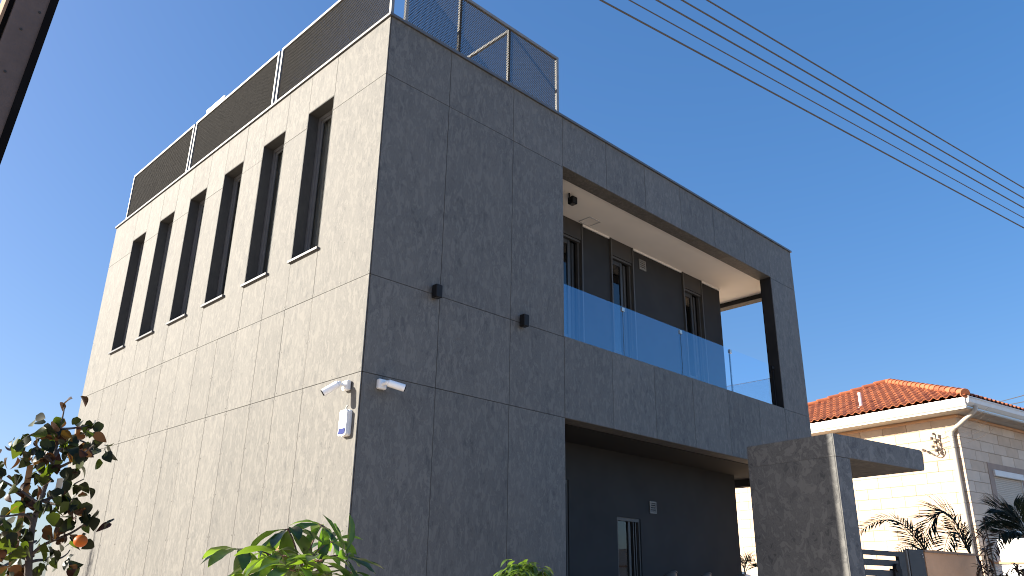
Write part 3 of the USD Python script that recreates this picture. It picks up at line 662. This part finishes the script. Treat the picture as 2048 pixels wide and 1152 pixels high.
# insulator bracket with service wires on the sunny stone wall
ib = thing('insulator_bracket', 'small bracket of black insulators and service wires on the sunny stone wall', 'electrical bracket', QO + EB * 0.57 + np.array([0, 0, 5.3]), STREET)
obj('mast', tube([(-0.10, 0, -0.12), (-0.10, 0, 0.42)], 0.016, 8), 'wire', ib)
for i in range(5):
    z = -0.06 + i * 0.11; s = 0.07 if i % 2 else 0.0
    obj('insulator', [tube([(-0.13, 0.03 + s, z), (-0.13, 0.03 + s, z + 0.03), (-0.13, 0.03 + s, z + 0.065)], [0.042, 0.03, 0.042], 10), tube([(-0.10, 0, z + 0.03), (-0.13, 0.03 + s, z + 0.03)], 0.01, 6)], 'porcelain', ib)
    e = np.array([-0.13, 0.03 + s, z + 0.035])
    obj('service_wire', tube(smooth_path([e, e + [0.2 * 0 - 0.02, -0.25, 0.03 + 0.02 * i], e + [-0.05, -0.60, 0.06 + 0.03 * i], e + [-0.2, -1.6, 0.3 + 0.03 * i]], 10), 0.004, 5), 'wire', ib)
obj('drip_loop', tube(smooth_path([(-0.12, 0.36, 0.02), (-0.10, 0.22, -0.06), (-0.10, 0.05, -0.16), (-0.10, -0.05, -0.10), (-0.10, -0.02, 0.08)], 16), 0.012, 6), 'wire', ib)
obj('cable_gland', tube([(-0.12, 0.40, 0.05), (-0.11, 0.33, 0.0)], [0.03, 0.035], 8), 'porcelain', ib)

# sunlit white wall of the villa's garden
gw = thing('white_garden_wall', 'sunlit white garden wall with a ledge below the shaded villa window', 'wall', QO + E1 * 0.40 + EB * (-0.06), STREET)
obj('wall', bx(0, -7.0, 0.0, 0.2, -0.05, 3.02), 'garden_white', gw)
obj('ledge', bx(-0.05, -7.0, 2.44, 0.0, -0.05, 2.49), 'tan_plaster', gw)
# white rounded tank seen through the open porch end
t = thing('water_tank', 'white rounded tank glimpsed through the open end of the porch', 'tank', at(1478, 1152, 21.5) * np.array([1, 1, 0]))
pr = [(0.0, 0), (0.62, 0), (0.62, 1.55), (0.58, 1.80), (0.45, 2.0), (0.22, 2.10), (0.0, 2.12)]
obj('body', trimesh.creation.revolve(np.array(pr), sections=36), 'garden_white', t, smooth=40)
obj('lid', trimesh.creation.cylinder(radius=0.16, height=0.06, sections=24).apply_translation((0, 0, 2.13)), 'garden_white', t, smooth=40)

# ------------------------------------------------------------------ utility pole and overhead wires
pl = thing('utility_pole', 'weathered brown grey utility pole close to the camera', 'utility pole', (0, 0, 0))
pb = at(-10, 215, 5.0); up_ = np.array([0.0, 0, 1.0])
ax = (at(62, 0, 5.0) - at(-62, 330, 5.0)); ax /= np.linalg.norm(ax)
base_p = pb - ax * (pb[2] / ax[2]); top_p = base_p + ax * (10.5 / ax[2])
vd = (pb - C); vd[2] = 0; vd /= np.linalg.norm(vd); sd = np.array([vd[1], -vd[0], 0]); vd, sd = vd * math.cos(0.22) - sd * math.sin(0.22), sd * math.cos(0.22) + vd * math.sin(0.22)       # sd: to the right as seen
def pole_bar(off_s, off_v, w, d):
    p0, p1 = base_p + sd * off_s + vd * off_v, top_p + sd * off_s + vd * off_v
    return bar(p0, p1, d, w, up=np.cross(ax, vd) * 0 + sd)
obj('web', pole_bar(-0.012, 0.0, 0.165, 0.05), 'pole_face', pl)
obj('flange', pole_bar(0.092, 0.03, 0.042, 0.13), 'pole_dark', pl)
obj('flange', pole_bar(-0.132, 0.045, 0.016, 0.12), 'pole_rust', pl)
obj('flange', pole_bar(-0.109, 0.05, 0.026, 0.10), 'pole_dark', pl)
hs = []
for (u, v) in ((77, 28), (38, 62), (44, 162), (14, 248), (6, 146)):
    q = at(u, v, 5.0); s_ = np.dot(q - base_p, ax); c_ = base_p + ax * s_
    c_ = c_ + sd * np.dot(q - c_, sd) - vd * 0.0262
    h = trimesh.creation.cylinder(radius=0.008, height=0.006, sections=10)
    T_ = trimesh.geometry.align_vectors((0, 0, 1), -vd); h.apply_transform(T_); h.apply_translation(c_); hs.append(h)
obj('bolt_hole', hs, 'interior_dark', pl)

WO = C + EB * 3.4
for i, z in enumerate((5.508, 5.649, 5.794, 5.936, 6.088)):
    nm = ['lowest of the five, thick', 'second from the bottom, the thinnest', 'middle one of the five', 'fourth from the bottom', 'topmost of the five'][i]
    a = np.array([WO[0], WO[1], z]); s = np.linspace(-26, 60, 60)
    P = a + E1 * s[:, None]; P[:, 2] += ((s - 11) / 45.0) ** 2 * 0.35 - 0.01
    tag(obj('overhead_wire', tube(P, 0.005 if i == 1 else 0.0070, 6), 'wire', smooth=True), f'overhead electric wire across the blue sky, {nm}', 'wire', 'five overhead wires along the street')
for i, (p0, p1) in enumerate(((at(1990, 806, 42), at(2120, 765, 30)), (at(2004, 812, 42), at(2120, 783, 30)))):
    tag(obj('service_cable', tube([p0, (p0 + p1) / 2 - [0, 0, .05], p1], 0.016, 6), 'wire'), 'thin cable leaving behind the villa roof, ' + ('the upper one', 'the lower one')[i], 'cable', 'two thin cables over the villa roof')

# ------------------------------------------------------------------ plants
def leaf_mesh(L, W, shape='ovate', curl=0.25, fold=0.25, seg=6, wave=0.0, ph=0.0):
    """A leaf blade along +y, face up +z, folded along the midrib and curled down towards the tip."""
    t = np.linspace(0, 1, seg + 1)
    if shape == 'ovate': w = W / 2 * np.sin(np.pi * np.clip(t, 0, 1) ** 0.62) ** 0.85 * (1 - 0.12 * t)
    elif shape == 'obovate': w = W / 2 * np.sin(np.pi * t ** 1.25) ** 0.8
    else: w = W / 2 * np.sin(np.pi * t ** 0.9) ** 0.9
    w[0] = 0.0; w[-1] = 0.0
    ang = -curl * t * 1.6
    y = np.r_[0, np.cumsum(np.cos((ang[1:] + ang[:-1]) / 2) * L / seg)]; z = np.r_[0, np.cumsum(np.sin((ang[1:] + ang[:-1]) / 2) * L / seg)]
    V = []
    for i in range(seg + 1):
        wz = wave * L * math.sin(i * 2.1 + ph)
        V += [(-w[i], y[i], z[i] + fold * w[i] + wz), (0, y[i], z[i]), (w[i], y[i], z[i] + fold * w[i] - wz)]
    F = []
    for i in range(seg):
        a = 3 * i
        for q in (0, 1): F += [(a + q, a + q + 1, a + q + 4), (a + q, a + q + 4, a + q + 3)]
    return trimesh.Trimesh(np.array(V), np.array(F), process=False)
def place(m, p, d, n):
    """Moves a leaf so that its base is at p, it points along d and its face looks towards n."""
    d = np.array(d, float); d /= np.linalg.norm(d); n = np.array(n, float); n = n - d * (n @ d)
    n /= np.linalg.norm(n) + 1e-9; x = np.cross(d, n)
    T_ = np.eye(4); T_[:3, 0] = x; T_[:3, 1] = d; T_[:3, 2] = n; T_[:3, 3] = p
    m = m.copy(); m.apply_transform(T_); return m

# young persimmon tree with a stake
RIGHT, DOWN, FWD = RM
PD = 5.8
tb = at(56, 1152, PD); tb0 = np.array([tb[0] - 0.02, tb[1], 0.0])
pt = thing('persimmon_tree', 'young persimmon tree with dark heart shaped leaves and one orange fruit', 'tree', tb0)
def pix(path, d0=PD, jit=0.0):
    return [at(u, v, d0 + (jit * (i / max(1, len(path) - 1)))) for i, (u, v) in enumerate(path)]
trunk = smooth_path([tb0, (tb0 + tb) / 2 + [0.01, 0, 0]] + pix([(56, 1152), (66, 1048), (88, 980), (104, 930), (123, 845), (129, 815)]), 30)
obj('trunk', tube(trunk, np.interp(np.linspace(0, 1, 30), [0, 0.55, 0.85, 1], [0.034, 0.026, 0.012, 0.004]), 8), 'bark', pt, smooth=True, world=True)
branches = [
    ([(64, 1110), (97, 1085), (142, 1066), (178, 1040), (196, 1020)], -0.25), ([(86, 1002), (119, 987), (139, 974), (168, 958)], 0.25), ([(103, 940), (129, 930), (155, 915), (188, 890)], -0.2),
    ([(60, 1096), (35, 1080), (6, 1090), (-25, 1098)], 0.3), ([(65, 1050), (48, 1029), (18, 1032), (-15, 1025)], -0.2), ([(53, 1112), (19, 1106), (-20, 1125)], -0.35),
    ([(80, 1010), (46, 985), (12, 965), (-18, 950)], 0.2), ([(118, 868), (96, 862), (66, 868), (42, 884)], -0.2), ([(121, 858), (148, 856), (178, 850)], 0.2),
    ([(96, 960), (70, 930), (52, 905), (40, 900)], 0.3), ([(110, 912), (150, 880), (196, 905)], 0.3), ([(60, 1125), (85, 1120), (115, 1118), (140, 1100)], 0.25), ([(106, 925), (84, 905), (70, 885)], -0.3),
    ([(86, 1002), (130, 1010), (145, 1000)], -0.3), ([(60, 1125), (30, 1140), (0, 1150)], 0.1)]
LM = ['leaf_persimmon'] * 12 + ['leaf_persimmon_olive'] * 6 + ['leaf_persimmon_red'] * 4 + ['leaf_persimmon_orange']
bt = []
leaves = []
shapes = [leaf_mesh(0.090, 0.074, 'ovate', c, f) for c, f in ((0.25, 0.2), (0.5, 0.35), (0.1, 0.1), (0.7, 0.3))]
def scatter_leaf(p, red=False):
    s = float(rng.uniform(0.72, 1.12)); m = shapes[int(rng.integers(4))].copy(); m.apply_scale(s)
    d = rng.normal(0, 1, 3); d[2] = -abs(d[2]) * 0.9 - 0.35
    n = rng.normal(0, 1, 3) + np.array([0, 0, 0.9])
    k = LM[int(rng.integers(len(LM)))] if not red else 'leaf_persimmon_red'
    leaves.append((place(m, p, d, n), k))
for path, jit in branches:
    P = smooth_path(pix(path, PD, jit), 14)
    bt.append(tube(P, np.linspace(0.0105, 0.0035, 14), 6))
    L = np.linalg.norm(np.diff(P, axis=0), axis=1).sum(); n = int(L / 0.0150)
    for q in range(n):
        i = rng.uniform(0.22, 1.02) * 13; a = int(min(i, 12)); p = P[a] + (P[a + 1] - P[a]) * (i - a)
        scatter_leaf(p + rng.normal(0, 1, 3) * np.array([0.06, 0.06, 0.055]), red=rng.uniform() < 0.12)
for p in trunk[19:]:
    for q in range(3): scatter_leaf(p + rng.normal(0, 0.05, 3), red=(p[2] > trunk[25][2] and rng.uniform() < 0.6))
order = list(range(len(leaves))); random.shuffle(order)
for q in order[:300]: obj('leaf', leaves[q][0], leaves[q][1], pt, smooth=True, world=True)
if len(order) > 300: obj('foliage', [leaves[q][0] for q in order[300:]], 'leaf_persimmon', pt, smooth=True, kind='stuff', world=True)
obj('branch', bt, 'bark', pt, smooth=True, world=True)
fr_c = at(161, 1082, PD - 0.3)
fr_ = trimesh.creation.icosphere(subdivisions=3, radius=0.038); fr_.vertices *= np.array([1, 1, 0.92]) ; fr_.apply_translation(fr_c)
obj('fruit', fr_, 'persimmon', pt, smooth=True, world=True)
obj('calyx', [place(leaf_mesh(0.03, 0.028, 'ovate', 0.6, 0.1, 4), fr_c + [0, 0, 0.034], (math.cos(a), math.sin(a), -0.25), (0, 0, 1)) for a in (0.3, 1.9, 3.4, 5.0)], 'leaf_persimmon', pt, world=True)
tg = at(119, 968, PD - 0.02)
obj('plant_tag', [bar(tg + [0, 0, 0.035], tg - [0, 0, 0.05], 0.055, 0.003, up=tuple(RIGHT * 0.4 + FWD)), ], 'tag_paper', pt, world=True)
obj('tag_string', tube([tg + [0, 0, 0.035], tg + [0.01, 0.0, 0.09]], 0.0015, 5), 'tag_paper', pt, world=True)
s_top = at(61, 930, PD + 0.12); s_mid = at(20, 1152, PD + 0.12); sdir = (s_mid - s_top); s_bot = s_top + sdir * ((s_top[2]) / -sdir[2])
stk = thing('tree_stake', 'orange brown wooden stake beside the persimmon tree', 'stake', s_bot)
obj('stake', bar(s_bot, s_top, 0.034, 0.03, up=(0.3, 1, 0)), 'stake_wood', stk, world=True)
obj('tie', tube(smooth_path([at(44, 1032, PD + 0.09), at(56, 1027, PD + 0.05), at(70, 1034, PD - 0.03)], 8), 0.004, 6), 'black_plastic', stk, world=True)

# umbrella plant in front of the sunny wall
SD = 4.2
sb = at(590, 1152, SD); sb0 = np.array([sb[0], sb[1], 0.0])
um = thing('umbrella_plant', 'glossy green umbrella plant in front of the sunny wall by the corner', 'plant', sb0)
hubs = [((575, 1058), 9, 78, 0.0, 'leaf_umbrella'), ((644, 1050), 8, 70, 0.15, 'leaf_umbrella'), ((690, 1112), 9, 80, -0.1, 'leaf_umbrella'), ((480, 1098), 7, 86, 0.1, 'leaf_umbrella'),
        ((566, 1112), 9, 78, -0.25, 'leaf_umbrella_lime'), ((638, 1122), 9, 74, -0.3, 'leaf_umbrella'), ((606, 1112), 8, 60, -0.1, 'leaf_umbrella_lime'), ((530, 1140), 8, 70, 0.0, 'leaf_umbrella_lime'), ((660, 1085), 7, 62, 0.1, 'leaf_umbrella'), ((700, 1145), 8, 60, 0.0, 'leaf_umbrella'), ((585, 1140), 9, 66, -0.35, 'leaf_umbrella'), ((655, 1148), 9, 66, -0.2, 'leaf_umbrella'), ((545, 1100), 8, 66, 0.2, 'leaf_umbrella'), ((500, 1150), 8, 62, 0.2, 'leaf_umbrella')]
stem_top = at(602, 1150, SD)
obj('stem', tube(smooth_path([sb0, sb0 * 0.5 + stem_top * 0.5 + [0.02, 0, 0], stem_top, at(605, 1110, SD)], 14), np.linspace(0.018, 0.008, 14), 8), 'stem_green', um, smooth=True, world=True)
pets = []
for hi, ((u, v), n, px, dd, mt) in enumerate(hubs):
    h = at(u, v, SD + dd); pets.append(tube(smooth_path([at(602 + (u - 602) * 0.2, 1150 - abs(v - 1150) * 0.1, SD), (stem_top + h) / 2 + [0, 0, 0.03], h], 10), np.linspace(0.005, 0.003, 10), 6))
    L0 = px * SD / FPX
    tilt = rng.normal(0, 0.25, 3); axis = np.array([0, 0, 1.0]) + tilt
    if hi == 2: axis = np.array([0.2, -0.3, 0.6]) + 0.5 * RIGHT
    axis /= np.linalg.norm(axis)
    a_ = np.cross(axis, [1, 0.2, 0]); a_ /= np.linalg.norm(a_); b_ = np.cross(axis, a_)
    a0 = rng.uniform(0, 6.28)
    for q in range(n):
        al = a0 + q * 2 * math.pi / n + rng.normal(0, 0.12)
        el = rng.uniform(-0.5, 0.25) if hi != 2 else rng.uniform(-0.1, 0.8)
        d = math.cos(el) * (math.cos(al) * a_ + math.sin(al) * b_) + math.sin(el) * axis
        L = L0 * rng.uniform(0.75, 1.1)
        m = leaf_mesh(L, L * rng.uniform(0.29, 0.37), 'obovate', rng.uniform(0.3, 0.85) if hi != 2 else rng.uniform(0.05, 0.35), 0.3, 8, 0.012, rng.uniform(0, 6))
        st = h + d * 0.018
        obj('leaflet', place(m, st, d, axis * 1.0 + d * 0.0), mt if rng.uniform() < 0.6 else ('leaf_umbrella_lime' if mt == 'leaf_umbrella' else 'leaf_umbrella'), um, smooth=True, world=True)
        pets.append(tube([h, st], 0.002, 5))
obj('petioles', pets, 'petiole_red', um, smooth=True, world=True)
st_b = at(557, 1152, SD + 0.22); st_t = at(559, 1082, SD + 0.22)
sk = thing('plant_stake', 'pale wooden stake among the umbrella plant leaves', 'stake', (st_b[0], st_b[1], 0))
obj('stake', bar((st_b[0], st_b[1], 0), st_t, 0.034, 0.028, up=(1, 0.2, 0)), 'stake_wood', sk, world=True)

# low leafy bush whose top just shows by the shaded wall
BD = 6.0
bb = at(1042, 1152, BD); bb0 = np.array([bb[0], bb[1], 0.0])
bu = thing('leafy_bush', 'bright green drooping bush top in front of the shaded wall', 'plant', bb0)
obj('stem', [tube([bb0, bb + [0.02, 0, -0.05]], [0.016, 0.010], 8)] + [tube(smooth_path([bb0 + [0, 0, 1.2], (bb0 + [0, 0, 1.5]) * 0.5 + at(u, v, BD + d) * 0.5, at(u, v, BD + d)], 8), np.linspace(0.009, 0.004, 8), 6) for (u, v, d) in ((1030, 1134, 0), (1060, 1132, 0.1), (1012, 1145, -0.1), (1085, 1142, 0.15))], 'stem_green', bu, smooth=True, world=True)
for (u, v, d, n) in ((1030, 1133, 0, 34), (1060, 1131, 0.1, 30), (1010, 1146, -0.1, 26), (1086, 1144, 0.15, 26), (1046, 1146, -0.15, 30)):
    h = at(u, v, BD + d)
    for q in range(n):
        al = rng.uniform(0, 6.28); el = rng.uniform(-0.7, 0.35)
        dv = np.array([math.cos(al) * math.cos(el), math.sin(al) * math.cos(el), math.sin(el)])
        m = leaf_mesh(rng.uniform(0.09, 0.15), rng.uniform(0.026, 0.038), 'lance', rng.uniform(0.4, 0.9), 0.3, 6)
        obj('leaf', place(m, h + rng.normal(0, 0.018, 3), dv, (0, 0, 1)), 'leaf_bush', bu, smooth=True, world=True)

# palms and red-leaved shrubs behind the front wall
def frond(p0, p1, droop, nl, ll, mat_, par, wid=0.019, vee=0.25, roll=0.75):
    """A feather palm frond arching from p0 to p1."""
    p0, p1 = np.array(p0), np.array(p1); mid = (p0 + p1) / 2 + np.array([0, 0, droop])
    P = smooth_path([p0, mid, p1], 30); T_ = np.gradient(P, axis=0); T_ /= np.linalg.norm(T_, axis=1, keepdims=True)
    out = [tube(P, np.linspace(0.011, 0.003, 30), 6)]
    for i in range(nl):
        f = 0.18 + 0.82 * i / (nl - 1); j = min(28, int(f * 29)); p = P[j] + (P[j + 1] - P[j]) * (f * 29 - j)
        t_ = T_[j]; sd_ = np.cross(t_, [0, 0, 1.0]); sd_ /= np.linalg.norm(sd_) + 1e-9; upv = np.cross(sd_, t_)
        ca, sa = math.cos(roll), math.sin(roll); s2 = sd_ * ca + upv * sa; u2 = upv * ca - sd_ * sa
        for s in (-1, 1):
            d = t_ * 0.85 + s2 * s * 0.75 + u2 * vee + rng.normal(0, 0.09, 3)
            L = ll * (0.45 + 0.55 * math.sin(math.pi * min(1, f * 0.85 + 0.12))) * rng.uniform(0.85, 1.1)
            out.append(place(leaf_mesh(L, wid, 'lance', rng.uniform(0.2, 0.6), 0.5, 4), p, d, u2))
    return cat_(out)
def palm(label, foot, fronds, top):
    t = thing('palm', label, 'palm', foot, 0)
    obj('trunk', tube(smooth_path([foot, (np.array(foot) + top) / 2 + [0.03, 0, 0], top], 10), np.linspace(0.07, 0.045, 10), 8), 'bark', t, smooth=True, world=True)
    for (u, v, d, dr, nl, ll, mt) in fronds:
        obj('frond', frond(top, at(u, v, d), dr, nl, ll, mt, t), mt, t, smooth=False, world=True)
    return t
ka = at(1858, 1116, 13.6)
palm('feather palm behind the dark gate post, fronds dark against the sunlit stone', (ka[0], ka[1], 0.0),
     [(1722, 1062, 13.2, 0.34, 22, 0.22, 'leaf_palm'), (1796, 1043, 13.8, 0.03, 12, 0.30, 'leaf_palm'), (1815, 1046, 13.2, 0.06, 9, 0.30, 'leaf_palm_brown'), (1832, 1052, 14.2, 0.05, 9, 0.26, 'leaf_palm'), (1796, 1100, 12.9, 0.10, 12, 0.14, 'leaf_palm')], ka)
kb = at(1942, 1112, 13.2)
palm('arching feather palm behind the tan wall with wide dark fronds', (kb[0], kb[1], 0.0),
     [(1848, 1076, 13.0, 0.46, 30, 0.42, 'leaf_palm'), (1897, 1036, 13.6, 0.02, 16, 0.24, 'leaf_palm'), (1888, 1108, 12.6, 0.30, 22, 0.34, 'leaf_palm'), (1928, 1050, 13.4, 0.02, 12, 0.14, 'leaf_palm_brown')], kb)
kc = at(2056, 1078, 12.4)
palm('big dark palm in front of the shuttered villa window', (kc[0], kc[1], 0.0),
     [(1988, 1018, 12.2, 0.10, 34, 0.42, 'leaf_palm'), (2028, 1014, 12.6, 0.03, 30, 0.38, 'leaf_palm'), (1966, 1052, 12.6, 0.14, 26, 0.30, 'leaf_palm'), (1998, 1066, 12.0, 0.06, 34, 0.34, 'leaf_palm'), (2090, 1010, 12.0, 0.05, 26, 0.36, 'leaf_palm'), (1986, 1106, 11.8, 0.16, 22, 0.20, 'leaf_palm_brown'), (2100, 1090, 12.0, 0.06, 24, 0.3, 'leaf_palm')], kc)
kd = at(1490, 1150, 20.0)
palm('palm whose dark leaf tips show through the open porch end', (kd[0], kd[1], 0.0), [(1476, 1118, 19.7, 0.15, 16, 0.45, 'leaf_palm'), (1500, 1118, 20.2, 0.15, 16, 0.45, 'leaf_palm'), (1512, 1128, 19.6, 0.12, 16, 0.45, 'leaf_palm')], kd + [0, 0, -0.02])
def cordyline(label, u, d, hubs_, seed):
    f = at(u, 1152, d); t = thing('red_shrub', label, 'plant', (f[0], f[1], 0.0), 0, 'red leaved shrubs behind the tan wall')
    f0 = np.array([f[0], f[1], 0.0]); stems = []
    for (hu, hv, n, L) in hubs_:
        h = at(hu, hv, d + rng.uniform(-0.2, 0.2)); stems.append(tube(smooth_path([f0, (f0 + h) / 2 + rng.normal(0, 0.03, 3), h], 8), np.linspace(0.014, 0.007, 8), 6))
        lv = [[], []]
        for q in range(n):
            al = rng.uniform(0, 6.28); el = rng.uniform(-0.5, 1.2)
            dv = np.array([math.cos(al) * math.cos(el), math.sin(al) * math.cos(el), math.sin(el)])
            lv[int(rng.uniform() < 0.45)].append(place(leaf_mesh(L * rng.uniform(0.6, 1.1), 0.03, 'lance', rng.uniform(0.2, 0.8), 0.4, 5), h - np.array([0, 0, rng.uniform(0, 0.12)]), dv, (0, 0, 1)))
        obj('leaf_tuft', lv[0], 'leaf_palm_brown', t, world=True); obj('leaf_tuft', lv[1], 'leaf_cordyline', t, world=True)
    obj('stem', stems, 'bark', t, smooth=True, world=True)
cordyline('red leaved shrub against the corner of the villa beside the tan wall', 1972, 12.6, [(1964, 1066, 14, 0.20), (1972, 1096, 16, 0.18), (1960, 1122, 22, 0.17), (1974, 1134, 20, 0.18), (1966, 1034, 8, 0.16)], 1)
cordyline('brown red shrub at the foot of the white garden wall', 2026, 11.8, [(2012, 1146, 16, 0.15), (2034, 1130, 18, 0.16), (2046, 1142, 18, 0.16), (1996, 1152, 12, 0.12)], 2)

# slender leafless sapling out past the photo's left edge; its shadow lies on the sunny wall
def sapling():
    tip = np.array([0, 8.25, 2.85]); hit = tip + sun_dir / math.hypot(sun_dir[0], sun_dir[1]) * 4.2
    f0 = np.array([hit[0], hit[1], 0.0]); t = thing('bare_sapling', 'slender leafless sapling beside the house, its twiggy shadow on the sunny wall', 'tree', f0)
    H = hit[2]; obj('trunk', tube([f0, f0 + [0.02, 0, H * 0.5], f0 + [0.0, 0.0, H]], [0.03, 0.02, 0.006], 6), 'bark', t, world=True)
    tw = []
    for q in range(70):
        z = H * rng.uniform(0.38, 0.95); al = rng.uniform(0, 6.28); L = 0.9 * (1 - z / H) ** 0.7 + 0.12; o = np.array([math.cos(al), math.sin(al), 0])
        p = f0 + [0.02 * math.sin(z), 0, z]
        tw.append(tube(smooth_path([p, p + o * L * 0.22 + [0, 0, L * 0.35], p + o * L * 0.30 + [0, 0, L * 0.95]], 6), np.linspace(0.007, 0.002, 6), 5))
    obj('twigs', tw, 'bark', t, world=True, kind='stuff')
sapling()
